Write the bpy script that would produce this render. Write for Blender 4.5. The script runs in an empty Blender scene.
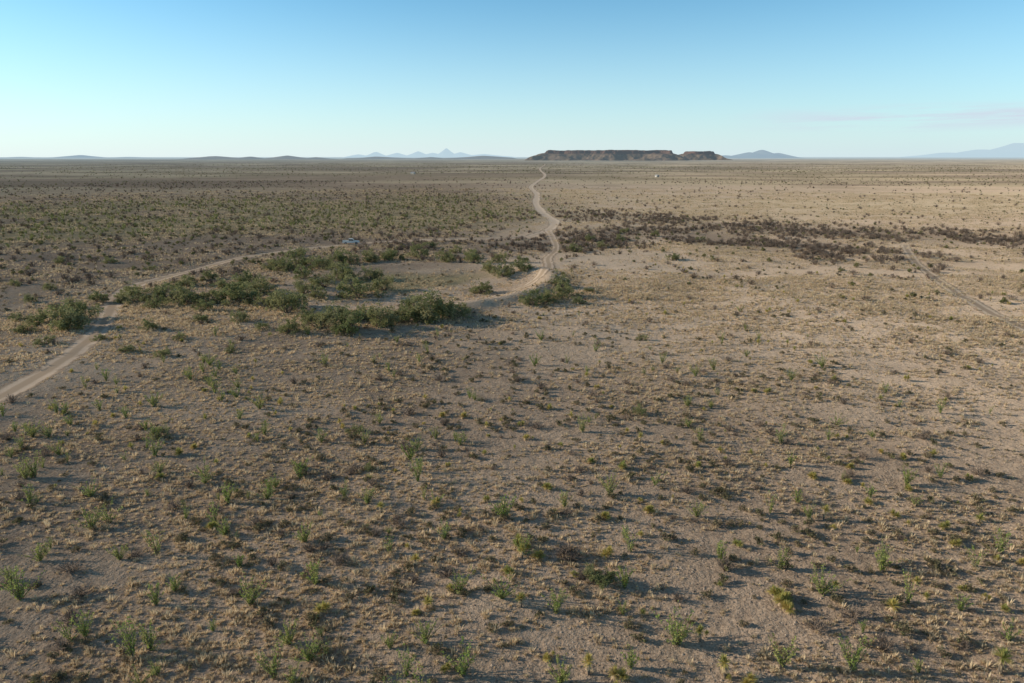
import bpy, math, random, bmesh
import numpy as np
from mathutils import Vector
rnd=random.Random(7); R=np.random.RandomState(11)
scene=bpy.context.scene
H=28.0; F=683.0; PITCH=math.atan(184.5/683)
# ---------------------------------------------------------------- helpers
def survey(u,v):
    dx=(u-512)/F; dy=-(v-341.5)/F
    wy=math.cos(PITCH)+dy*math.sin(PITCH); wz=-math.sin(PITCH)+dy*math.cos(PITCH)
    t=H/max(1e-6,-wz)
    return dx*t, wy*t, t
def hsh(ix,iy,s):
    v=np.sin(ix*127.1+iy*311.7+s*74.7)*43758.5453
    return v-np.floor(v)
def vn(x,y,s=0):
    ix=np.floor(x);iy=np.floor(y);fx=x-ix;fy=y-iy
    fx=fx*fx*(3-2*fx);fy=fy*fy*(3-2*fy)
    a=hsh(ix,iy,s);b=hsh(ix+1,iy,s);c=hsh(ix,iy+1,s);d=hsh(ix+1,iy+1,s)
    return (a*(1-fx)+b*fx)*(1-fy)+(c*(1-fx)+d*fx)*fy
def fbm(x,y,s=0,o=4):
    r=0;a=.5;t=0
    for i in range(o):
        r=r+a*vn(x,y,s+i*3.1);t+=a;a*=.5;x=x*2.03+5.2;y=y*2.03+1.7
    return r/t
def sst(a,b,x):
    t=np.clip((x-a)/(b-a),0,1);return t*t*(3-2*t)
def catmull(P,n=10):
    P=[np.array(p,float) for p in P];P=[2*P[0]-P[1]]+P+[2*P[-1]-P[-2]];o=[]
    for i in range(1,len(P)-2):
        for k in range(n):
            t=k/n
            o.append(.5*((2*P[i])+(-P[i-1]+P[i+1])*t+(2*P[i-1]-5*P[i]+4*P[i+1]-P[i+2])*t*t+(-P[i-1]+3*P[i]-3*P[i+1]+P[i+2])*t**3))
    o.append(P[-2]);return np.array(o)
def pdist(x,y,L):
    d=np.full(np.shape(x),1e9)
    for a,b in zip(L[:-1],L[1:]):
        ab=b-a;l=ab@ab+1e-9
        t=np.clip(((x-a[0])*ab[0]+(y-a[1])*ab[1])/l,0,1)
        d=np.minimum(d,np.hypot(x-a[0]-t*ab[0],y-a[1]-t*ab[1]))
    return d
S=lambda pts:[survey(*p)[:2] for p in pts]
ROAD=catmull(S([(-120,440),(0,396),(50,368),(88,342),(106,318),(116,298),(140,284),(200,267),(260,255),(320,247),(380,242),(450,240),(520,237),(549,229),(554,221),(543,213),(536,203),(537,194),(531,187),(538,181),(545,175),(540,169),(545,165)]),8)
BERMROAD=catmull(S([(548,229),(556,246),(548,258),(549,268),(540,279),(518,288),(490,295),(460,300),(430,306)]),8)
TRAIL=catmull(S([(905,245),(915,262),(945,285),(985,310),(1035,335),(1120,380)]),6)
TRAIL2=catmull(S([(545,295),(440,335),(300,352),(120,392),(0,430),(-80,450)]),6)
DRAIN=catmull(S([(430,247),(500,246),(570,243),(630,232),(690,234),(740,244),(800,247),(850,256)]),6)
DRAIN2=catmull(S([(600,215),(680,220),(760,228),(900,236),(1060,240)]),6)
TC=np.array(survey(420,284)[:2])
def tank(x,y):
    a=np.arctan2(y-TC[1],x-TC[0]); r=np.hypot((x-TC[0])/28.,(y-TC[1])/31.)
    r=r/(1+.08*np.sin(2*a+1)+.05*np.sin(3*a))
    return r,a
def height(x,y):
    x=np.asarray(x,float);y=np.asarray(y,float)
    d=np.hypot(x,y)
    h=(fbm(x/28,y/22,1,3)-.5)*1.3*(1-.7*sst(200,400,d))
    h=h+(fbm(x/6.,y/4.,4,2)-.5)*.35*(1-sst(160,260,d))
    h=h+(fbm(x/500,y/420,2,4)-.5)*9*sst(600,2400,d)
    h=h+(fbm(x/4000,y/3500,9,3)-.5)*16*sst(3000,9000,d)
    r,a=tank(x,y)
    side=.25+.75*sst(-.6,.5,np.cos(a+.75))
    h=h+1.3*side*np.exp(-((r-1)/.10)**2)*(1+.25*(fbm(x/6,y/6,8,2)-.5))-1.0*(1-sst(.55,.92,r))
    h=h-.12*(1-sst(1.2,2.8,pdist(x,y,ROAD)))
    return h
bx,by=survey(610,262)[:2]
def zones(x,y):
    """pale bare soil, green cover, dark scrub, straw cover"""
    d=np.hypot(x,y); a=x/np.maximum(y,1)
    n1=fbm(x/60,y/45,21,4); n2=fbm(x/300,y/200,22,4); n3=fbm(x/25,y/18,23,3)
    r,an=tank(x,y)
    left=1-sst(-.12,.10,a+.12*(n2-.5)*2)
    mid=sst(150,200,d)
    pale=sst(.45,.7,n1)*.45*(1-.7*left*mid)
    pale=np.maximum(pale,.95*np.exp(-(((x-bx)/30)**2+((y-by)/26)**2)))
    right=sst(-.2,.25,a)
    pale=pale+.7*right*sst(60,140,d)*(1-sst(600,1200,d))*(.6+.8*sst(.35,.6,n3))+.25*sst(60,130,d)*(1-left)
    pale=np.clip(pale+.35*np.exp(-((pdist(x,y,ROAD)/4)**2))+.22*np.exp(-((pdist(x,y,TRAIL2)/1.8)**2))*sst(.4,.55,n3),0,1)
    pale=np.maximum(pale,.8*np.exp(-((r-1)/.09)**2)*sst(-.3,.5,np.cos(an+.75)))
    pale=np.maximum(pale,.7*(1-sst(.6,.95,r))*sst(.45,.60,1-n3))
    green=left*sst(250,310,d)*(1-sst(450,600,d))*sst(.3,.6,n1+.08)*.8
    green=np.maximum(green,(1-sst(.5,.85,r))*sst(.42,.55,n3))
    green=np.maximum(green,sst(600,1000,d)*sst(.50,.62,n2)*.5)
    dd=np.minimum(pdist(x,y,DRAIN)/20,pdist(x,y,DRAIN2)/24)
    dark=np.exp(-dd**2)*sst(.30,.50,n3+.05)*.9
    dark=np.maximum(dark,left*mid*.6*(1-sst(520,800,d)))
    dark=np.maximum(dark,.9*sst(450,800,d)*sst(.44,.58,fbm(x/500,y/160,31,4)))
    dark=np.where(r<1.25,dark*.3,dark)
    straw=sst(260,450,d)*sst(.42,.60,fbm(x/260,y/90,33,4))*(1-.8*left*(1-sst(550,900,d)))
    return np.clip(pale*(1-.8*green),0,1),np.clip(green,0,1),np.clip(dark,0,1),np.clip(straw,0,1)
# ---------------------------------------------------------------- node helpers
def newmat(name):
    m=bpy.data.materials.new(name);m.use_nodes=True;nt=m.node_tree;nt.nodes.clear()
    return m,nt,nt.nodes,nt.links
def mixc(nt,fac,a,b,mode='MIX'):
    n=nt.nodes.new('ShaderNodeMix');n.data_type='RGBA';n.blend_type=mode
    for i,v in ((0,fac),(6,a),(7,b)):
        if isinstance(v,bpy.types.NodeSocket): nt.links.new(v,n.inputs[i])
        elif i==0: n.inputs[0].default_value=v
        else: n.inputs[i].default_value=(*v,1)
    return n.outputs[2]
def mth(nt,op,a,b=0.,c=None,clamp=False):
    n=nt.nodes.new('ShaderNodeMath');n.operation=op;n.use_clamp=clamp
    for i,v in enumerate((a,b,c)):
        if v is None: continue
        if isinstance(v,bpy.types.NodeSocket): nt.links.new(v,n.inputs[i])
        else: n.inputs[i].default_value=v
    return n.outputs[0]
def mrange(nt,v,a,b,c=0.,d=1.):
    n=nt.nodes.new('ShaderNodeMapRange');nt.links.new(v,n.inputs[0])
    for i,k in enumerate((a,b,c,d)): n.inputs[i+1].default_value=k
    return n.outputs[0]
def noise(nt,vec,scale,detail=4,rough=.55):
    n=nt.nodes.new('ShaderNodeTexNoise');nt.links.new(vec,n.inputs['Vector'])
    n.inputs['Scale'].default_value=scale;n.inputs['Detail'].default_value=detail;n.inputs['Roughness'].default_value=rough
    return n.outputs[0]
def foliage(name,c1,c2,c3=None,trans=.3,nscale=1.2):
    m,nt,N,L=newmat(name)
    oi=N.new('ShaderNodeObjectInfo')
    col=mixc(nt,oi.outputs['Random'],c1,c2)
    if c3:
        tc=N.new('ShaderNodeTexCoord');nz=noise(nt,tc.outputs['Object'],nscale,1)
        col=mixc(nt,mrange(nt,nz,.45,.65,0,.85),col,c3)
    d=N.new('ShaderNodeBsdfDiffuse');o=N.new('ShaderNodeOutputMaterial');L.new(col,d.inputs[0])
    if trans:
        t=N.new('ShaderNodeBsdfTranslucent');mx=N.new('ShaderNodeMixShader')
        L.new(col,t.inputs[0]);mx.inputs[0].default_value=trans
        L.new(d.outputs[0],mx.inputs[1]);L.new(t.outputs[0],mx.inputs[2]);L.new(mx.outputs[0],o.inputs[0])
    else: L.new(d.outputs[0],o.inputs[0])
    return m
M_straw=foliage('dry_grass',(.78,.63,.42),(.50,.39,.25),None,.35,3)
M_oco=foliage('ocotillo_leaves',(.25,.34,.085),(.38,.41,.13),(.42,.39,.17),.42,.8)
M_bark=foliage('grey_bark',(.20,.165,.13),(.14,.115,.09),None,0,2)
M_mesq=foliage('mesquite_leaves',(.19,.215,.095),(.28,.275,.13),(.31,.285,.155),.42,.9)
M_shrub=foliage('scrub_leaves',(.15,.13,.08),(.27,.21,.145),(.22,.22,.105),.3,2)
M_cre=foliage('creosote_leaves',(.18,.185,.08),(.25,.24,.11),(.25,.215,.13),.35,1.5)
M_yuc=foliage('yucca_leaves',(.58,.48,.16),(.35,.37,.12),(.62,.49,.21),.35,3)
M_twig=foliage('dry_twigs',(.19,.15,.12),(.27,.21,.165),None,0,2)
M_rock=foliage('rock_surface',(.48,.38,.29),(.16,.12,.095),None,0,4)
# ---------------------------------------------------------------- mesh helpers
class MB:
    def __init__(s): s.v=[];s.f=[];s.m=[]
    def leaf(s,c,size,mi,ar=.6):
        a=Vector((rnd.gauss(0,1),rnd.gauss(0,1),rnd.gauss(0,1))).normalized()
        b=a.cross(Vector((rnd.gauss(0,1),rnd.gauss(0,1),rnd.gauss(0,1)))).normalized()
        n=len(s.v);s.v+=[c-a*size,c-b*size*ar,c+a*size,c+b*size*ar];s.f.append((n,n+1,n+2,n+3));s.m.append(mi)
    def blade(s,p,d,l,w,droop,mi,simple=False):
        side=d.cross(Vector((0,0,1)));
        if side.length<.05: side=Vector((1,0,0))
        side=side.normalized()*w*.5
        e=p+d*l+Vector((0,0,-droop*l));n=len(s.v)
        if simple:
            s.v+=[p-side,p+side,e];s.f.append((n,n+1,n+2));s.m.append(mi);return
        q=p+d*l*.55
        s.v+=[p-side*.7,p+side*.7,q+side,q-side,e]
        s.f+=[(n,n+1,n+2,n+3),(n+3,n+2,n+4)];s.m+=[mi,mi]
    def tube(s,pts,r0,r1,mi,k=4):
        rings=[]
        for i,p in enumerate(pts):
            t=(pts[min(i+1,len(pts)-1)]-pts[max(i-1,0)]).normalized()
            a=t.cross(Vector((.3,.9,.1))).normalized();b=t.cross(a)
            r=r0+(r1-r0)*i/(len(pts)-1);n=len(s.v)
            s.v+=[p+(a*math.cos(6.2832*j/k)+b*math.sin(6.2832*j/k))*r for j in range(k)];rings.append(n)
        for A,B in zip(rings[:-1],rings[1:]):
            for j in range(k):
                s.f.append((A+j,A+(j+1)%k,B+(j+1)%k,B+j));s.m.append(mi)
    def mesh(s,name,mats):
        me=bpy.data.meshes.new(name);me.from_pydata([tuple(q) for q in s.v],[],s.f)
        for m in mats: me.materials.append(m)
        me.polygons.foreach_set('material_index',s.m);me.update();return me
def rv(s=1): return Vector((rnd.gauss(0,s),rnd.gauss(0,s),rnd.gauss(0,s)))
def m_tuft(n,h,cl=1,spread=0,w=.04,simple=False):
    b=MB()
    for c in range(cl):
        o=Vector((rnd.uniform(-spread,spread),rnd.uniform(-spread,spread),-.03)) if cl>1 else Vector((0,0,-.03))
        k=rnd.uniform(.45,1.25)
        for i in range(n):
            a=rnd.uniform(0,6.283);t=rnd.uniform(.05,1.15)
            d=Vector((math.cos(a)*math.sin(t),math.sin(a)*math.sin(t),math.cos(t)))
            b.blade(o+Vector((math.cos(a),math.sin(a),0))*rnd.uniform(0,.13)*k,d,h*k*rnd.uniform(.6,1.1),w,.25*t,0,simple)
    return b.mesh('dry_grass_tuft',[M_straw])
def m_shrub(w,h,n,ls,mat,nst=10):
    b=MB()
    for i in range(nst):
        a=rnd.uniform(0,6.283);t=rnd.uniform(.1,1.2);l=rnd.uniform(.6,1)
        e=Vector((math.cos(a)*math.sin(t)*w*l,math.sin(a)*math.sin(t)*w*l,math.cos(t)*h*l+.05))
        mid=e*.5+rv(.06*w); b.tube([Vector((0,0,-.1)),mid,e],.022*w,.006*w,1,3)
        cr=rnd.uniform(.22,.4)
        for j in range(n//nst):
            q=rv(1).normalized()*rnd.random()**.5*cr
            p=e*rnd.uniform(.6,1)+Vector((q.x*w,q.y*w,q.z*h*.8))
            if p.z<.02: p.z=abs(p.z)*.5+.02
            b.leaf(p,ls*rnd.uniform(.6,1.3),0)
    return b.mesh('scrub_bush',[mat,M_bark])
def m_oco(hh,n,spread=.5):
    b=MB()
    for i in range(n):
        a=rnd.uniform(0,6.283);t=abs(rnd.gauss(0,.30))*spread*2+.06;l=hh*rnd.uniform(.5,1.05)
        d=Vector((math.cos(a)*math.sin(t),math.sin(a)*math.sin(t),math.cos(t)))
        out=Vector((math.cos(a),math.sin(a),0));bend=rnd.uniform(-.05,.16)
        pts=[Vector((0,0,-.1))+out*.05]
        for k in range(1,6):
            s=k/5;pts.append(d*l*s+out*bend*l*s*s+rv(.018*l)*s)
        b.tube(pts,.03,.012,1,3)
        for k in range(38):
            s=rnd.uniform(.1,1);f=s*5;j=min(4,int(f));p=pts[j].lerp(pts[j+1],f-j)
            b.leaf(p+rv(.045),rnd.uniform(.04,.08),0,.6)
    return b.mesh('ocotillo',[M_oco,M_bark])
def m_yucca(h,heads):
    b=MB()
    for k in range(heads):
        o=Vector((rnd.uniform(-.25,.25),rnd.uniform(-.25,.25),0)) if heads>1 else Vector((0,0,0))
        top=o*1.4+Vector((0,0,h*rnd.uniform(.5,1)))
        b.tube([o+Vector((0,0,-.1)),(o+top)*.5,top],.08,.07,1,5)
        for i in range(80):
            a=rnd.uniform(0,6.283);t=rnd.uniform(0,1.75)
            d=Vector((math.cos(a)*math.sin(t),math.sin(a)*math.sin(t),math.cos(t)))
            b.blade(top,d,rnd.uniform(.32,.5),.05,.05,0)
        for i in range(40):
            a=rnd.uniform(0,6.283);t=rnd.uniform(1.9,2.8)
            d=Vector((math.cos(a)*math.sin(t),math.sin(a)*math.sin(t),math.cos(t)))
            b.blade(top+Vector((0,0,-rnd.random()*.3*h)),d,rnd.uniform(.2,.35),.05,0,2)
    return b.mesh('yucca',[M_yuc,M_bark,M_straw])
def m_brush(w,h,n):
    b=MB()
    for i in range(n):
        a=rnd.uniform(0,6.283);t=rnd.uniform(.1,1.35);l=rnd.uniform(.5,1.05)
        e=Vector((math.cos(a)*math.sin(t)*w*l,math.sin(a)*math.sin(t)*w*l,math.cos(t)*h*l+.05))
        mid=e*.5+rv(.08*w);pts=[Vector((0,0,-.1)),mid,e];b.tube(pts,.03*w,.012*w,0,3)
        for j in range(12):
            p=mid.lerp(e,rnd.random());dd=(e-mid).normalized()+rv(.7);dd.z=abs(dd.z)*.6;b.blade(p,dd.normalized(),rnd.uniform(.15,.4)*w,.03*w,rnd.uniform(-.1,.2),0)
    return b.mesh('leafless_brush',[M_twig])
def m_mesq(seed):
    """unit: 1 m radius, ~.9 m tall, scaled up when placed"""
    b=MB();n=rnd.randint(13,18)
    for i in range(n):
        a=rnd.uniform(0,6.283);t=math.acos(rnd.uniform(.02,1));l=rnd.uniform(.4,1.0)
        e=Vector((math.cos(a)*math.sin(t)*l,math.sin(a)*math.sin(t)*l*.95,math.cos(t)*l*.85+.16))
        m1=e*.45+rv(.05)-Vector((0,0,.03));b.tube([Vector((rnd.gauss(0,.04),rnd.gauss(0,.04),-.05)),m1,e],.026,.008,1,4)
        for q in range(3):
            b.tube([m1.lerp(e,rnd.random()),e+rv(.12)],.009,.003,1,3)
        cr=rnd.uniform(.16,.33);sub=[e+rv(cr*.58) for _ in range(5)]
        for j in range(150):
            p=rnd.choice(sub)+rv(1).normalized()*rnd.random()**.4*cr*.6
            if p.z<.02: continue
            b.leaf(p,rnd.uniform(.026,.055),0,.65)
    return b.mesh('mesquite_bush',[M_mesq,M_bark])
def m_rock():
    bm=bmesh.new();bmesh.ops.create_icosphere(bm,subdivisions=1,radius=.5)
    for v in bm.verts:
        v.co*=1+rnd.uniform(-.16,.16);v.co.z*=.6
    me=bpy.data.meshes.new('rock');bm.to_mesh(me);bm.free();me.materials.append(M_rock);return me
def coll(name,meshes):
    c=bpy.data.collections.new(name)
    for i,me in enumerate(meshes):
        c.objects.link(bpy.data.objects.new(f'{name}_{i:02d}',me))
    return c
tuft=[m_tuft(26,.40,1,0,.05) for _ in range(5)]
patch=[m_tuft(11,.48,12,2.0,.10,True) for _ in range(8)]
shr=[m_shrub(.5,.5,200,.06,M_shrub) for _ in range(4)]
cre=[m_shrub(.9,1.0,260,.115,M_cre,14) for _ in range(4)]
oco=[m_oco(rnd.uniform(1.9,2.7),rnd.randint(7,22),rnd.uniform(.3,.9)) for _ in range(14)]
yuc=[m_yucca(rnd.uniform(.25,.8),k) for k in (1,1,2,3)]
bru=[m_brush(.9,.75,26) for _ in range(4)]
mes=[m_mesq(i) for i in range(9)]
roc=[m_rock() for _ in range(3)]
# ---------------------------------------------------------------- scatter through geometry nodes
def scatter(name,meshes,x,y,sc,zs=None,sink=.0):
    n=len(x);z=height(x,y)-sink;print(name,n)
    me=bpy.data.meshes.new(name);me.vertices.add(n)
    me.vertices.foreach_set('co',np.stack([x,y,z],1).ravel())
    a=me.attributes.new('rot','FLOAT_VECTOR','POINT')
    a.data.foreach_set('vector',np.stack([R.normal(0,.06,n),R.normal(0,.06,n),R.uniform(0,6.283,n)],1).ravel())
    a=me.attributes.new('scl','FLOAT_VECTOR','POINT')
    zz=sc*R.uniform(.8,1.15,n) if zs is None else sc*zs
    a.data.foreach_set('vector',np.stack([sc,sc*R.uniform(.85,1.15,n),zz],1).ravel())
    a=me.attributes.new('pidx','INT','POINT');a.data.foreach_set('value',R.randint(0,len(meshes),n).astype(np.int32))
    ob=bpy.data.objects.new(name,me);scene.collection.objects.link(ob)
    ng=bpy.data.node_groups.new(name+'_nodes','GeometryNodeTree')
    ng.interface.new_socket('Geometry',in_out='INPUT',socket_type='NodeSocketGeometry')
    ng.interface.new_socket('Geometry',in_out='OUTPUT',socket_type='NodeSocketGeometry')
    N=ng.nodes;L=ng.links
    gi=N.new('NodeGroupInput');go=N.new('NodeGroupOutput');ip=N.new('GeometryNodeInstanceOnPoints')
    ci=N.new('GeometryNodeCollectionInfo');ci.inputs['Collection'].default_value=coll(name+'_kind',meshes)
    ci.inputs['Separate Children'].default_value=True;ci.inputs['Reset Children'].default_value=True
    ip.inputs['Pick Instance'].default_value=True
    def na(k,t):
        q=N.new('GeometryNodeInputNamedAttribute');q.data_type=t;q.inputs['Name'].default_value=k;return q.outputs['Attribute']
    L.new(gi.outputs[0],ip.inputs['Points']);L.new(ci.outputs[0],ip.inputs['Instance'])
    L.new(na('pidx','INT'),ip.inputs['Instance Index']);L.new(na('rot','FLOAT_VECTOR'),ip.inputs['Rotation']);L.new(na('scl','FLOAT_VECTOR'),ip.inputs['Scale'])
    L.new(ip.outputs[0],go.inputs[0])
    md=ob.modifiers.new('scatter','NODES');md.node_group=ng
    return ob
def sample(n,r0,r1,p,half=42):
    u=R.random_sample(n);e=2-p
    r=(r0**e+u*(r1**e-r0**e))**(1/e) if abs(e)>1e-3 else r0*(r1/r0)**u
    a=np.radians(R.uniform(-half,half,n));return r*np.sin(a),r*np.cos(a),r
def keep(x,y,prob,road=2.0):
    k=(R.random_sample(len(x))<prob)&(pdist(x,y,ROAD)>road)&(pdist(x,y,BERMROAD)>1.6)&(pdist(x,y,TRAIL)>1.3)
    return k
# near grass tufts, in wandering rows along the slope
x,y,r=sample(90000,20,175,.9)
pa,gr,dk,stw=zones(x,y);nn=.5*fbm(x/9+y/30,y/2.6-x/26,41,3)+.5*fbm(x/20,y/14,47,2)
k=keep(x,y,np.clip(sst(.39,.61,nn)*.9+.09,0,1)*(1-.5*dk))
k&=(tank(x,y)[0]>1.05)|(R.random_sample(len(x))<.3)
x,y=x[k],y[k];scatter('dry_grass_field',tuft,x,y,R.uniform(.25,1.15,len(x))*(1+.3*sst(80,160,np.hypot(x,y))))
# mid grass patches
x,y,r=sample(50000,110,650,1.2)
pa,gr,dk,stw=zones(x,y);nn=fbm(x/26,y/13,42,3)
k=keep(x,y,np.clip(sst(.31,.59,nn)+.09,0,1)*(1-.8*dk)*sst(100,150,r)*.85,3)
k&=(np.hypot(x-bx,y-by)>26)|(R.random_sample(len(x))<.15)
k&=(tank(x,y)[0]>1.1)|(R.random_sample(len(x))<.2)
x,y=x[k],y[k];scatter('dry_grass_plain',patch,x,y,R.uniform(.7,1.3,len(x)))
# small scrub
x,y,r=sample(30000,20,600,1.05)
pa,gr,dk,stw=zones(x,y);nn=fbm(x/14,y/8,43,3)
k=keep(x,y,np.clip(.13+.45*sst(.42,.7,nn)+.4*dk,0,1)*(1-.5*pa),2.5)
x,y=x[k],y[k];scatter('low_scrub',shr,x,y,R.uniform(.3,1.0,len(x))**1.3*1.3)
# creosote / green shrubs
x,y,r=sample(44000,150,3200,1.25)
pa,gr,dk,stw=zones(x,y)
k=keep(x,y,np.clip(.05+.40*gr+.32*dk,0,1),4)&(tank(x,y)[0]>.9)
x,y=x[k],y[k];scatter('creosote_scrub',cre,x,y,R.uniform(.45,1.15,len(x))*(1+.5*sst(700,1600,np.hypot(x,y))))
# leafless brush on drainage
x,y,r=sample(58000,40,900,1.2)
dd=np.minimum(pdist(x,y,DRAIN)/20,pdist(x,y,DRAIN2)/27)
pr=.9*np.exp(-dd**2)+.04+.16*zones(x,y)[2]
k=keep(x,y,pr*sst(.32,.54,fbm(x/18,y/18,44,3)+.05),3)&(tank(x,y)[0]>1.1)
x,y=x[k],y[k];scatter('leafless_brush_thicket',bru,x,y,R.uniform(.5,2.0,len(x))*np.where(np.hypot(x,y)<150,.6,1))
# yucca / ocotillo masses
x,y,r=sample(2000,26,190,1.0)
k=keep(x,y,.34*sst(.35,.6,fbm(x/18,y/14,45,3)),2.5)&(tank(x,y)[0]>1.3)
x,y=x[k],y[k];scatter('yucca_stand',yuc,x,y,R.uniform(.4,1.2,len(x)))
x,y,r=sample(2200,26,170,1.0)
k=keep(x,y,(.13+.25*sst(.1,-.4,x/y))*sst(.35,.6,fbm(x/14,y/10,46,3))*sst(130,90,r)+.01,2.5)&(tank(x,y)[0]>1.3)
x,y=x[k],y[k];scatter('ocotillo_stand',oco,x,y,R.uniform(.3,.95,len(x)))
x,y,r=sample(7000,250,560,1.0,44)
k=keep(x,y,.6*zones(x,y)[1],3);x,y=x[k],y[k];scatter('ocotillo_thicket',oco,x,y,R.uniform(.6,1.0,len(x)))
x,y,r=sample(18000,20,120,1.2)
k=keep(x,y,.8,1);x,y=x[k],y[k];scatter('scattered_rocks',roc,x,y,R.uniform(.05,.22,len(x)),sink=.01)
# ---------------------------------------------------------------- individually placed plants
def place(name,me,u,v,scale,zs=1,sink=0.):
    X,Y,t=survey(u,v);z=float(height(np.array([X]),np.array([Y]))[0])
    ob=bpy.data.objects.new(name,me);scene.collection.objects.link(ob)
    ob.location=(X,Y,z-sink);ob.scale=(scale,scale,scale*zs);ob.rotation_euler=(0,0,rnd.uniform(0,6.283));return ob
OC=[(20,598,.9),(70,640,1),(85,636,.8),(132,655,1),(150,648,.9),(110,524,1),(92,530,.8),(205,478,1),(228,505,1),(216,525,.9),(160,475,.8),(270,494,.8),(302,470,.9),(316,584,1),(290,644,1),(310,660,.9),(250,604,.8),(306,545,.8),(420,474,.9),(436,505,.7),(418,450,.8),(445,540,.9),(425,646,.8),(460,594,.9),(464,678,1.1),(505,520,1),(502,602,.9),(522,556,.8),(556,614,1),(565,508,1),(561,684,.8),(625,588,1),(630,552,.9),(630,668,1),(655,486,.8),(677,642,1),(697,516,.8),(720,560,1),(782,668,1.1),(790,468,1),(780,566,.8),(822,594,1.15),(852,672,1),(882,570,1),(908,602,1),(915,506,.8),(975,566,1),(1000,550,1),(265,436,.8),(240,420,.7),(436,440,.8),(380,424,.7),(870,496,.8),(906,486,.8),(700,444,.7),(156,604,.8),(158,556,.8),(30,505,.8),(120,560,.8),(268,500,.8),(205,484,.8),(238,388,.7),(300,478,.8),(345,500,.6),(368,505,.7),(610,495,.8),(625,540,.7),(940,480,.7),(960,610,.8),(1010,640,.9),(240,570,.8),(175,590,.7),(40,560,.8),(260,410,.8),(258,442,.8),(740,312,.8),(745,330,.7),(470,400,.6),(365,445,.7),(410,460,.9),(990,412,.6),(688,408,.6)]
for u,v,s in OC: place('ocotillo',rnd.choice(oco),u,v,s*rnd.uniform(.85,1.2),rnd.uniform(.8,1.05))
YU=[(834,384,1),(880,402,1),(945,402,.9),(782,600,1.2),(905,490,.8),(850,470,.8),(540,558,.9),(522,560,.9),(548,410,.9),(640,445,.9),(1000,672,1.3),(892,610,1.2),(765,395,.8),(720,455,.9),(955,545,.8),(700,470,.8),(425,400,.9),(215,528,.9),(322,612,1),(980,520,1),(945,528,.9),(620,470,1),(520,548,1)]
for u,v,s in YU: place('yucca',rnd.choice(yuc),u,v,s*1.2)
ME=[(140,300,28),(168,298,26),(187,302,36),(215,300,34),(242,302,42),(262,292,34),(287,312,40),(325,284,30),(342,276,28),(358,292,42),(385,287,26),(372,276,22),(62,328,48),(85,318,30),(74,306,22),(322,330,34),(352,333,40),(378,328,36),(402,322,36),(425,320,46),(452,318,34),(482,288,26),(504,274,28),(522,272,24),(490,270,20),(560,288,22),(566,296,24),(530,303,28),(548,300,22),(298,265,28),(320,268,28),(345,264,24),(368,262,24),(392,260,24),(420,257,22),(446,262,20),(474,264,22),(290,334,24),(162,357,20),(642,339,12),(672,260,14),(160,436,20),(285,300,24),(230,292,30),(304,292,26),(440,315,26),(413,313,24),(336,322,26),(205,310,20),(272,268,22),(250,284,24),(300,256,14),(470,257,16),(455,252,14),(150,330,18),(355,432,18),(640,415,16),(596,582,34),(370,470,14),(120,300,20),(128,352,16),(98,300,18),(30,300,14),(20,318,18),(45,345,20),(200,322,16),(240,322,18),(262,330,16),(578,302,14),(588,292,12),(430,247,12),(210,278,18),(185,284,20),(170,288,16),(500,262,16),(522,262,14),(310,322,24),(365,320,24),(318,296,20),(270,306,26),(305,278,22),(285,270,22),(464,312,20),(15,285,12),(50,290,14),(100,340,14),(180,340,12),(230,352,12),(110,262,14),(60,262,12),(150,268,12),(575,250,14),(600,246,14),(590,240,12),(620,240,12),(625,232,11),(655,236,11),(700,240,10),(130,294,24),(155,306,22),(40,322,26),(25,330,20)]
for u,v,w in ME:
    t=survey(u,v)[2];place('mesquite_bush',rnd.choice(mes),u,v+1,w*t/F*.58,rnd.uniform(.7,1.05))
# ---------------------------------------------------------------- terrain sheet
ang=np.concatenate([np.radians(np.arange(-48,48,.3)),np.radians(np.arange(48,312,3.0))])
rad=[0.5,4,8,12,16]+list(np.arange(18,262,1.0));q=262.
while q<90000: q*=1.016;rad.append(q)
rad=np.array(rad);nr,na_=len(rad),len(ang)
RR,AA=np.meshgrid(rad,ang,indexing='ij');X=(RR*np.sin(AA)).ravel();Y=(RR*np.cos(AA)).ravel();Z=height(X,Y)
me=bpy.data.meshes.new('desert_ground');me.vertices.add(len(X));me.vertices.foreach_set('co',np.stack([X,Y,Z],1).ravel())
I,J=np.meshgrid(np.arange(nr-1),np.arange(na_),indexing='ij');J2=(J+1)%na_
fc=np.stack([I*na_+J,I*na_+J2,(I+1)*na_+J2,(I+1)*na_+J],-1).reshape(-1,4)[:, ::-1]
nf=len(fc);me.loops.add(nf*4);me.loops.foreach_set('vertex_index',fc.ravel().astype(np.int32))
me.polygons.add(nf);me.polygons.foreach_set('loop_start',(np.arange(nf)*4).astype(np.int32))
me.polygons.foreach_set('use_smooth',np.ones(nf,bool));me.update(calc_edges=True);me.validate()
pa,gr,dk,stw=zones(X,Y);at=me.attributes.new('zone','FLOAT_COLOR','POINT')
at.data.foreach_set('color',np.stack([pa,gr,dk,np.ones_like(pa)],1).ravel())
at=me.attributes.new('straw','FLOAT','POINT');at.data.foreach_set('value',stw)
ground=bpy.data.objects.new('desert_ground',me);scene.collection.objects.link(ground)
m,nt,N,L=newmat('desert_soil')
geo=N.new('ShaderNodeNewGeometry');P=geo.outputs['Position']
za=N.new('ShaderNodeAttribute');za.attribute_name='zone';sp=N.new('ShaderNodeSeparateColor');L.new(za.outputs['Color'],sp.inputs[0])
zs=N.new('ShaderNodeAttribute');zs.attribute_name='straw'
ln=N.new('ShaderNodeVectorMath');ln.operation='LENGTH';L.new(P,ln.inputs[0]);D=ln.outputs['Value']
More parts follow.
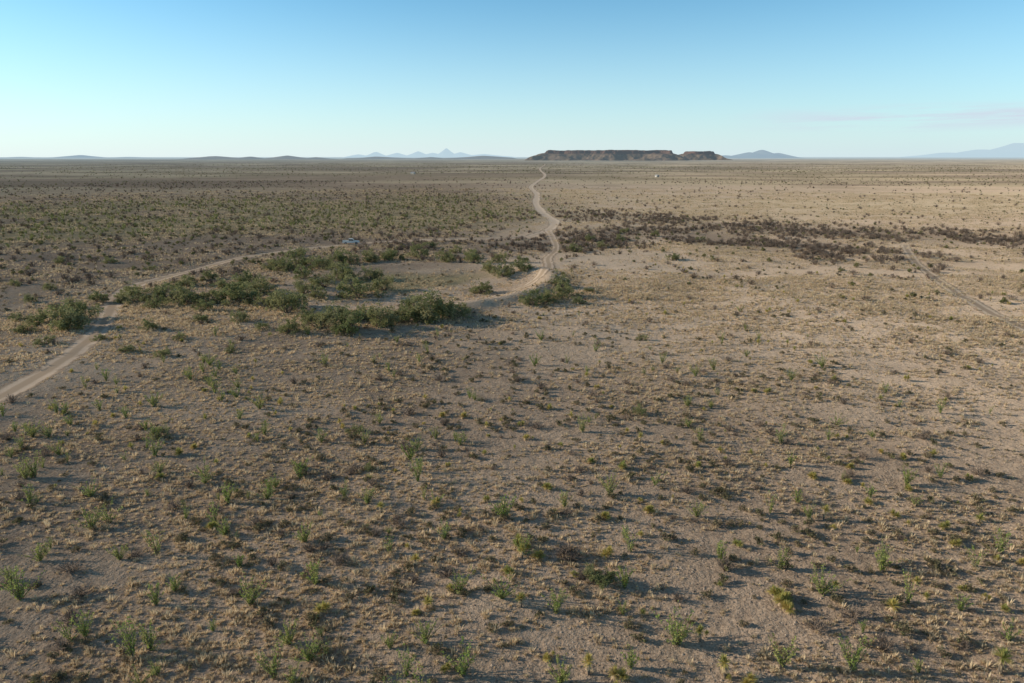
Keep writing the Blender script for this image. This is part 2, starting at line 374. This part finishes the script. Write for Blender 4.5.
nA=noise(nt,P,.09,4,.6);nB=noise(nt,P,.9,4,.65);nC=noise(nt,P,6,2,.7);nD=noise(nt,P,.006,5,.62)
c=mixc(nt,mrange(nt,nA,.35,.65),(.37,.272,.192),(.495,.368,.262))
c=mixc(nt,mrange(nt,nB,.45,.66,0,.65),c,(.25,.18,.128))
c=mixc(nt,mth(nt,'MULTIPLY',sp.outputs[0],.85),c,(.76,.575,.41))
c=mixc(nt,mth(nt,'MULTIPLY',sp.outputs[2],.78),c,(.24,.182,.135))
c=mixc(nt,mth(nt,'MULTIPLY',sp.outputs[1],.65),c,(.33,.29,.14))
c=mixc(nt,mth(nt,'MULTIPLY',zs.outputs['Fac'],.7),c,(.70,.55,.36))
farm=mrange(nt,D,500,1200)
c=mixc(nt,mth(nt,'MULTIPLY',mth(nt,'MULTIPLY',farm,.6),mrange(nt,nD,.42,.58)),c,(.26,.21,.138))
c=mixc(nt,mth(nt,'MULTIPLY',mrange(nt,nC,.52,.67),.6),c,(.18,.132,.097))
c=mixc(nt,mth(nt,'MULTIPLY',mrange(nt,nC,.46,.32),.5),c,(.70,.55,.41))
df=N.new('ShaderNodeBsdfDiffuse');df.inputs['Roughness'].default_value=.6;L.new(c,df.inputs[0])
bp=N.new('ShaderNodeBump');bp.inputs['Distance'].default_value=1;bp.inputs['Strength'].default_value=.85
L.new(mth(nt,'MULTIPLY',noise(nt,P,1.1,5,.70),.42),bp.inputs['Height'])
L.new(bp.outputs[0],df.inputs['Normal'])
def painted_airlight(nt,shader,D,a,b,mx_,col):  # mixes emission into the surface material in place of haze in the air
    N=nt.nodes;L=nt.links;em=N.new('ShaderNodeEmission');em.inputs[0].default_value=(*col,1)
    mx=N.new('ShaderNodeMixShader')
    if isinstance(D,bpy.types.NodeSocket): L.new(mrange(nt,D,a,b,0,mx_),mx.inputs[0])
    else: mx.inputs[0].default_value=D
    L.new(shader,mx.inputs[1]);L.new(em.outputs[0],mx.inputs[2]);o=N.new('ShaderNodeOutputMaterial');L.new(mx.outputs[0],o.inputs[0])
painted_airlight(nt,df.outputs[0],D,800,18000,.85,(.46,.59,.66));me.materials.append(m)  # far soil given a pale blue glow that grows with distance, as haze
# ---------------------------------------------------------------- roads
def ribbon(name,line,w,mat,lift=.03,wide=.35):
    seg=np.hypot(*(line[1:]-line[:-1]).T);cum=np.r_[0,np.cumsum(seg)]
    n=int(min(1500,cum[-1]/1.2));s=np.linspace(0,cum[-1],n)
    px=np.interp(s,cum,line[:,0]);py=np.interp(s,cum,line[:,1])
    tx=np.gradient(px);ty=np.gradient(py);l=np.hypot(tx,ty);nx,ny=-ty/l,tx/l
    K=9;V=[];T=[];FR=[]
    for j in range(K):
        t=(j/(K-1)*2-1);fr=sst(200,330,np.hypot(px,py));ww=w/2*(1+wide*fr)*(.8+.4*fbm(s/14,s*0,91,2))
        xx=px+nx*t*ww;yy=py+ny*t*ww;d=np.hypot(xx,yy)
        V.append(np.stack([xx,yy,height(xx,yy)+lift+.12*sst(200,700,d)+.5*sst(700,1600,d)],1));T.append(np.full(n,t));FR.append(fr)
    V=np.stack(V,1).reshape(-1,3);T=np.stack(T,1).ravel();FR=np.stack(FR,1).ravel()
    f=[(i*K+j,i*K+j+1,(i+1)*K+j+1,(i+1)*K+j) for i in range(n-1) for j in range(K-1)]
    me=bpy.data.meshes.new(name);me.from_pydata(V.tolist(),[],f);a=me.attributes.new('across','FLOAT','POINT');a.data.foreach_set('value',T)
    a=me.attributes.new('worn','FLOAT','POINT');a.data.foreach_set('value',FR)
    me.polygons.foreach_set('use_smooth',[True]*len(f));me.materials.append(mat);ob=bpy.data.objects.new(name,me);scene.collection.objects.link(ob)
def trackmat(name,fade,top):
    m,nt,N,L=newmat(name)
    geo=N.new('ShaderNodeNewGeometry');P=geo.outputs['Position'];at=N.new('ShaderNodeAttribute');at.attribute_name='across'
    wn=N.new('ShaderNodeAttribute');wn.attribute_name='worn'
    ab=mth(nt,'ABSOLUTE',at.outputs['Fac']);nA=noise(nt,P,.30,4,.7);nB=noise(nt,P,3,3,.65)
    rut=mrange(nt,mth(nt,'ABSOLUTE',mth(nt,'SUBTRACT',ab,.5)),.12,.28)
    lo=(.80,.64,.47) if fade else (.64,.505,.38)
    c=mixc(nt,rut,lo,(.44,.335,.24));c=mixc(nt,mrange(nt,nB,.4,.7,0,.4),c,(.46,.35,.255))
    c=mixc(nt,mrange(nt,nA,.45,.6,0,.4),c,(.44,.335,.24))
    c=mixc(nt,mth(nt,'MULTIPLY',wn.outputs['Fac'],.75),c,(.72,.585,.455))
    df=N.new('ShaderNodeBsdfDiffuse');L.new(c,df.inputs[0])
    amp=mth(nt,'SUBTRACT',1.9,mth(nt,'MULTIPLY',wn.outputs['Fac'],.7))
    al=mrange(nt,mth(nt,'ADD',ab,mth(nt,'MULTIPLY',mth(nt,'SUBTRACT',nA,.5),amp)),1.,.6,0,top)
    tr=N.new('ShaderNodeBsdfTransparent');mx=N.new('ShaderNodeMixShader');L.new(al,mx.inputs[0]);L.new(tr.outputs[0],mx.inputs[1]);L.new(df.outputs[0],mx.inputs[2])
    o=N.new('ShaderNodeOutputMaterial');L.new(mx.outputs[0],o.inputs[0]);return m
M_track=trackmat('dirt_track',False,.92)
ribbon('dirt_road',ROAD,4.6,M_track);ribbon('berm_track',BERMROAD,3.2,M_track,.06)
ribbon('tyre_tracks',TRAIL,3.4,trackmat('faint_ruts',True,.8),.05,0)
# ---------------------------------------------------------------- mesa, hills and mountains (height fields standing at distance)
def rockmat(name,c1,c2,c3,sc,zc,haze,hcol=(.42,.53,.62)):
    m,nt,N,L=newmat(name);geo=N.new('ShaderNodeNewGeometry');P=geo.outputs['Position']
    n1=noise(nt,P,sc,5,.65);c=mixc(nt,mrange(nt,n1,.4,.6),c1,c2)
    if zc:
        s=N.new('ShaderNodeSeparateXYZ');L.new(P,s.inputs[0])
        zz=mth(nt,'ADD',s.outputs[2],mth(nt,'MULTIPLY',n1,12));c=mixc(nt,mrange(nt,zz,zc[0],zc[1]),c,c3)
    d=N.new('ShaderNodeBsdfDiffuse');L.new(c,d.inputs[0]);painted_airlight(nt,d.outputs[0],haze,0,0,0,hcol);return m  # fixed haze glow painted into the rock, no real air
def landform(name,u0,u1,dist,depth,nx_,ny_,fn,mat,z0=-14):
    xa=(u0-512)/F*math.cos(PITCH)*dist;xb=(u1-512)/F*math.cos(PITCH)*dist
    s,t=np.meshgrid(np.linspace(0,1,nx_),np.linspace(-1,1,ny_),indexing='ij')
    Xg=xa+(xb-xa)*s;Yg=dist+depth*t;Zg=fn(s,t,Xg,Yg)+z0
    V=np.stack([Xg,Yg,Zg],-1).reshape(-1,3)
    f=[(i*ny_+j,(i+1)*ny_+j,(i+1)*ny_+j+1,i*ny_+j+1) for i in range(nx_-1) for j in range(ny_-1)]
    me=bpy.data.meshes.new(name);me.from_pydata(V.tolist(),[],f);me.materials.append(mat)
    ob=bpy.data.objects.new(name,me);scene.collection.objects.link(ob);return ob
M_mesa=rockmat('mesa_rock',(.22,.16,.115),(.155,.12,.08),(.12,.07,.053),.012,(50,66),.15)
def mesa_fn(u0,u1,a,b,top,w=10.):
    def fn(s,t,X,Y):
        u=u0+(u1-u0)*s
        e=np.minimum((u-a)*.7,b-u)/w; e=e+ (fbm(X/150,Y/150,61,3)-.5)*1.3
        e2=(1-np.abs(t))*4-1.6+(fbm(X/130,Y/130,62,4)-.5)*1.6
        q=np.minimum(e,e2)
        talus=sst(-1.5,.4,q)*.74; cliff=sst(.36,.55,q)*.26
        cap=1-.10*(fbm(X/90,Y/90,68,3)-.3)
        return talus*top*(1+.22*(fbm(X/80,Y/80,66,3)-.5))+cliff*top*cap
    return fn
landform('mesa',500,700,6000,620,260,110,mesa_fn(500,700,541,665,94),M_mesa)
landform('butte',640,745,6600,380,150,80,mesa_fn(640,745,683,712,92,9.),M_mesa)
def ridge(seed,hh,scale,env=None):
    def fn(s,t,X,Y):
        n=1-np.abs(2*fbm(X/scale,Y/scale,seed,4)-1);e=env(s)
        return hh*e*(1-np.abs(t)**1.5)*(.55+.5*n)
    return fn
def peaks(lst):
    def env(s):
        r=0*s
        for c,w,h in lst: r=np.maximum(r,h*np.exp(-np.abs((s-c)/w)**1.3))
        return r*sst(0,.05,s)*sst(1,.95,s)
    return env
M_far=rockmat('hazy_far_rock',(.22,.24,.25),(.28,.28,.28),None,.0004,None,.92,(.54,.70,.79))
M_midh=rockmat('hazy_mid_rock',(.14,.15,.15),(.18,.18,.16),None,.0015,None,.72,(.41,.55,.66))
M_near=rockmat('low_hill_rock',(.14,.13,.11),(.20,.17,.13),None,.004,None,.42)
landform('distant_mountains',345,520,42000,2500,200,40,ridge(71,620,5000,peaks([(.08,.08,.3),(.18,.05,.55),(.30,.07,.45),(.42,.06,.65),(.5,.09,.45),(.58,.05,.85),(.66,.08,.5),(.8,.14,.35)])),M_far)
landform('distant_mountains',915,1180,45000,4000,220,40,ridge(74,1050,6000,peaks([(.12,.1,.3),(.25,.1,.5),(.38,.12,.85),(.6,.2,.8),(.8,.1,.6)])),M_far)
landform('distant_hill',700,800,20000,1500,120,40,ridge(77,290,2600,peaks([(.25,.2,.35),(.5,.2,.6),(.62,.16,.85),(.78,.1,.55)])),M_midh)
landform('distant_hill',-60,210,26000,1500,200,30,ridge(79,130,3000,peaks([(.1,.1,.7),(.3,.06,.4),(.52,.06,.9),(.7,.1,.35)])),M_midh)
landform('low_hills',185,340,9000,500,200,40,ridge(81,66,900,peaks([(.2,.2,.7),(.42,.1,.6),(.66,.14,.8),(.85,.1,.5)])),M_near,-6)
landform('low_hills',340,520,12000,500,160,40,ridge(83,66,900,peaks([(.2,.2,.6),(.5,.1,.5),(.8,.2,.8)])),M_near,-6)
# ---------------------------------------------------------------- man-made things
def pbr(name,col,rough=.5,metal=0):
    m=bpy.data.materials.new(name);m.use_nodes=True;nt=m.node_tree;b=nt.nodes['Principled BSDF']
    tc=nt.nodes.new('ShaderNodeTexCoord');n=noise(nt,tc.outputs['Object'],3,4)
    c=mixc(nt,mrange(nt,n,.4,.7,0,.35),col,tuple(q*.7+.04 for q in col));nt.links.new(c,b.inputs['Base Color'])
    b.inputs['Roughness'].default_value=rough;b.inputs['Metallic'].default_value=metal;return m
def prism(name,prof,y0,y1,mat,parent,bev=.0):
    bm=bmesh.new();a=[bm.verts.new((p[0],y0,p[1])) for p in prof];b=[bm.verts.new((p[0],y1,p[1])) for p in prof]
    bm.faces.new(a);bm.faces.new(b[::-1]);n=len(prof)
    for i in range(n): bm.faces.new((a[i],b[i],b[(i+1)%n],a[(i+1)%n]))
    bmesh.ops.recalc_face_normals(bm,faces=bm.faces)
    if bev: bmesh.ops.bevel(bm,geom=bm.edges[:],offset=bev,segments=2,affect='EDGES')
    me=bpy.data.meshes.new(name);bm.to_mesh(me);bm.free();me.materials.append(mat)
    ob=bpy.data.objects.new(name,me);scene.collection.objects.link(ob);ob.parent=parent;return ob
def pickup(u,v,rz):
    X,Y,t=survey(u,v);e=bpy.data.objects.new('pickup_truck',None);scene.collection.objects.link(e)
    e.location=(X,Y,float(height(np.array([X]),np.array([Y]))[0])+.05);e.rotation_euler=(0,0,rz)
    W=pbr('truck_paint',(.66,.66,.63),.5);G=pbr('truck_glass',(.03,.04,.05),.15);T=pbr('tyre',(.03,.03,.03),.8);C=pbr('bumper_steel',(.4,.4,.4),.45,.6)
    prism('body',[(-2.7,.5),(-2.7,1.1),(-.75,1.12),(1.3,1.12),(2.55,1.02),(2.7,.9),(2.7,.5)],-.93,.93,W,e,.05)
    prism('cab',[(-.8,1.1),(-.65,1.82),(.55,1.84),(1.3,1.1)],-.80,.80,W,e,.05)
    prism('bed_rail_near',[(-2.68,1.1),(-2.68,1.25),(-.85,1.25),(-.85,1.1)],-.92,-.82,W,e,.01)
    prism('bed_rail_far',[(-2.68,1.1),(-2.68,1.25),(-.85,1.25),(-.85,1.1)],.82,.92,W,e,.01)
    prism('tailgate',[(-2.69,1.1),(-2.69,1.25),(-2.6,1.25),(-2.6,1.1)],-.81,.81,W,e,.01)
    for sd in (-1,1):
        prism('side_window_front',[(.12,1.2),(.12,1.70),(.5,1.70),(1.0,1.2)],sd*.802,sd*.812,G,e)
        prism('side_window_rear',[(-.62,1.2),(-.55,1.70),(.02,1.70),(.02,1.2)],sd*.802,sd*.812,G,e)
    prism('windscreen',[(.68,1.70),(1.22,1.17),(1.25,1.19),(.71,1.73)],-.68,.68,G,e)
    prism('front_bumper',[(2.68,.45),(2.68,.68),(2.82,.66),(2.82,.47)],-.9,.9,C,e,.01)
    prism('rear_bumper',[(-2.82,.47),(-2.82,.66),(-2.71,.68),(-2.71,.45)],-.9,.9,C,e,.01)
    for i,(wx,wy) in enumerate(((-1.7,-.82),(-1.7,.82),(1.75,-.82),(1.75,.82))):
        pr=[(wx+.4*math.cos(k*math.pi/12),.4+.4*math.sin(k*math.pi/12)) for k in range(24)]
        s=1 if wy>0 else -1
        prism(f'wheel_{i+1}',pr,wy-.12*s,wy+.14*s,T,e)
        prism(f'hub_{i+1}',[(wx+.2*math.cos(k*math.pi/6),.4+.2*math.sin(k*math.pi/6)) for k in range(12)],wy+.141*s,wy+.16*s,C,e)
pickup(351,243.5,math.radians(12))
def shed(u,v,rz,w=7,d=5,h=2.8,wc=(.6,.58,.54)):
    X,Y,t=survey(u,v);e=bpy.data.objects.new('ranch_shed',None);scene.collection.objects.link(e)
    e.location=(X,Y,float(height(np.array([X]),np.array([Y]))[0]));e.rotation_euler=(0,0,rz)
    W=pbr('painted_siding',wc,.6);Rf=pbr('tin_roof',(.42,.42,.42),.5,.2);Dk=pbr('opening_dark',(.05,.05,.05),.5)
    prism('walls',[(-d/2,-.5),(-d/2,h),(0,h+1.2),(d/2,h),(d/2,-.5)],-w/2,w/2,W,e)
    prism('roof_left',[(-d/2-.4,h-.14),(-d/2-.4,h-.04),(0,h+1.36),(0,h+1.24)],-w/2-.3,w/2+.3,Rf,e)
    prism('roof_right',[(.003,h+1.24),(.003,h+1.36),(d/2+.4,h-.04),(d/2+.4,h-.14)],-w/2-.3,w/2+.3,Rf,e)
    prism('door',[(-.5,0),(-.5,2.1),(.5,2.1),(.5,0)],-w/2-.03,-w/2-.003,Dk,e)
    for k,yy in enumerate((-1.8,1.2)):
        prism(f'window_{k+1}',[(d/2+.003,1),(d/2+.003,2),(d/2+.03,2),(d/2+.03,1)],yy,yy+1,Dk,e)
shed(657,177,.4,5,4,2.2,(.5,.48,.44));shed(413,174,1.2,7,5,2.4,(.45,.42,.38))
# ---------------------------------------------------------------- light
EL=math.radians(18);AZ=84
to=Vector((-math.cos(EL)*math.sin(math.radians(AZ)),math.cos(EL)*math.cos(math.radians(AZ)),math.sin(EL)))
sd=bpy.data.lights.new('sun','SUN');sd.energy=5;sd.angle=math.radians(.5);sd.color=(1,.87,.69)
so=bpy.data.objects.new('sun',sd);scene.collection.objects.link(so);so.rotation_euler=to.to_track_quat('Z','Y').to_euler();so.location=(-50,0,60)
w=bpy.data.worlds.new('World');scene.world=w;w.use_nodes=True;nt=w.node_tree;N=nt.nodes;L=nt.links;N.clear()
sk=N.new('ShaderNodeTexSky');sk.sky_type='NISHITA';sk.sun_disc=False;sk.sun_elevation=EL;sk.sun_rotation=math.radians(-AZ)
sk.air_density=1.0;sk.dust_density=.3;sk.ozone_density=2.0;sk.altitude=1300
tc=N.new('ShaderNodeTexCoord');se=N.new('ShaderNodeSeparateXYZ');L.new(tc.outputs['Generated'],se.inputs[0]);z=se.outputs[2]
# sky tint, then desert air: pale haze toward the horizon
tint=mixc(nt,mrange(nt,z,.25,.6),(.84,1.30,1.34),(.80,.80,.72))  # upper sky, above the view, dimmed to weaken the ambient light
c1=mixc(nt,1.0,sk.outputs[0],tint,'MULTIPLY')
hz=mth(nt,'POWER',mrange(nt,z,.235,-.01),1.8)
hcol=mixc(nt,mrange(nt,se.outputs[0],-.7,.5),(6.4,7.0,7.2),(5.0,5.9,6.5))
c1=mixc(nt,mth(nt,'MULTIPLY',hz,.97),c1,hcol)
mp=N.new('ShaderNodeMapping');mp.inputs['Scale'].default_value=(6,6,90);L.new(tc.outputs['Generated'],mp.inputs[0])
cn=noise(nt,mp.outputs[0],1.,5,.6)
band=mth(nt,'MULTIPLY',mrange(nt,z,.028,.044),mrange(nt,z,.064,.048))
side=mrange(nt,se.outputs[0],.28,.45)
cf=mth(nt,'MULTIPLY',mth(nt,'MULTIPLY',band,side),mrange(nt,cn,.40,.58,0,.9))
col=mixc(nt,cf,c1,(4.9,5.4,6.3))
bg=N.new('ShaderNodeBackground');bg.inputs[1].default_value=.13;L.new(col,bg.inputs[0])
o=N.new('ShaderNodeOutputWorld');L.new(bg.outputs[0],o.inputs[0])
# ---------------------------------------------------------------- camera
cd=bpy.data.cameras.new('camera');cd.lens=24.01;cd.sensor_width=36;cd.clip_end=200000;cd.clip_start=.5
co=bpy.data.objects.new('camera',cd);scene.collection.objects.link(co);co.location=(0,0,H);co.rotation_euler=(math.pi/2-PITCH,0,0);scene.camera=co
scene.view_settings.view_transform='Standard';scene.view_settings.look='None';scene.view_settings.exposure=0
print('objects',len(scene.objects))
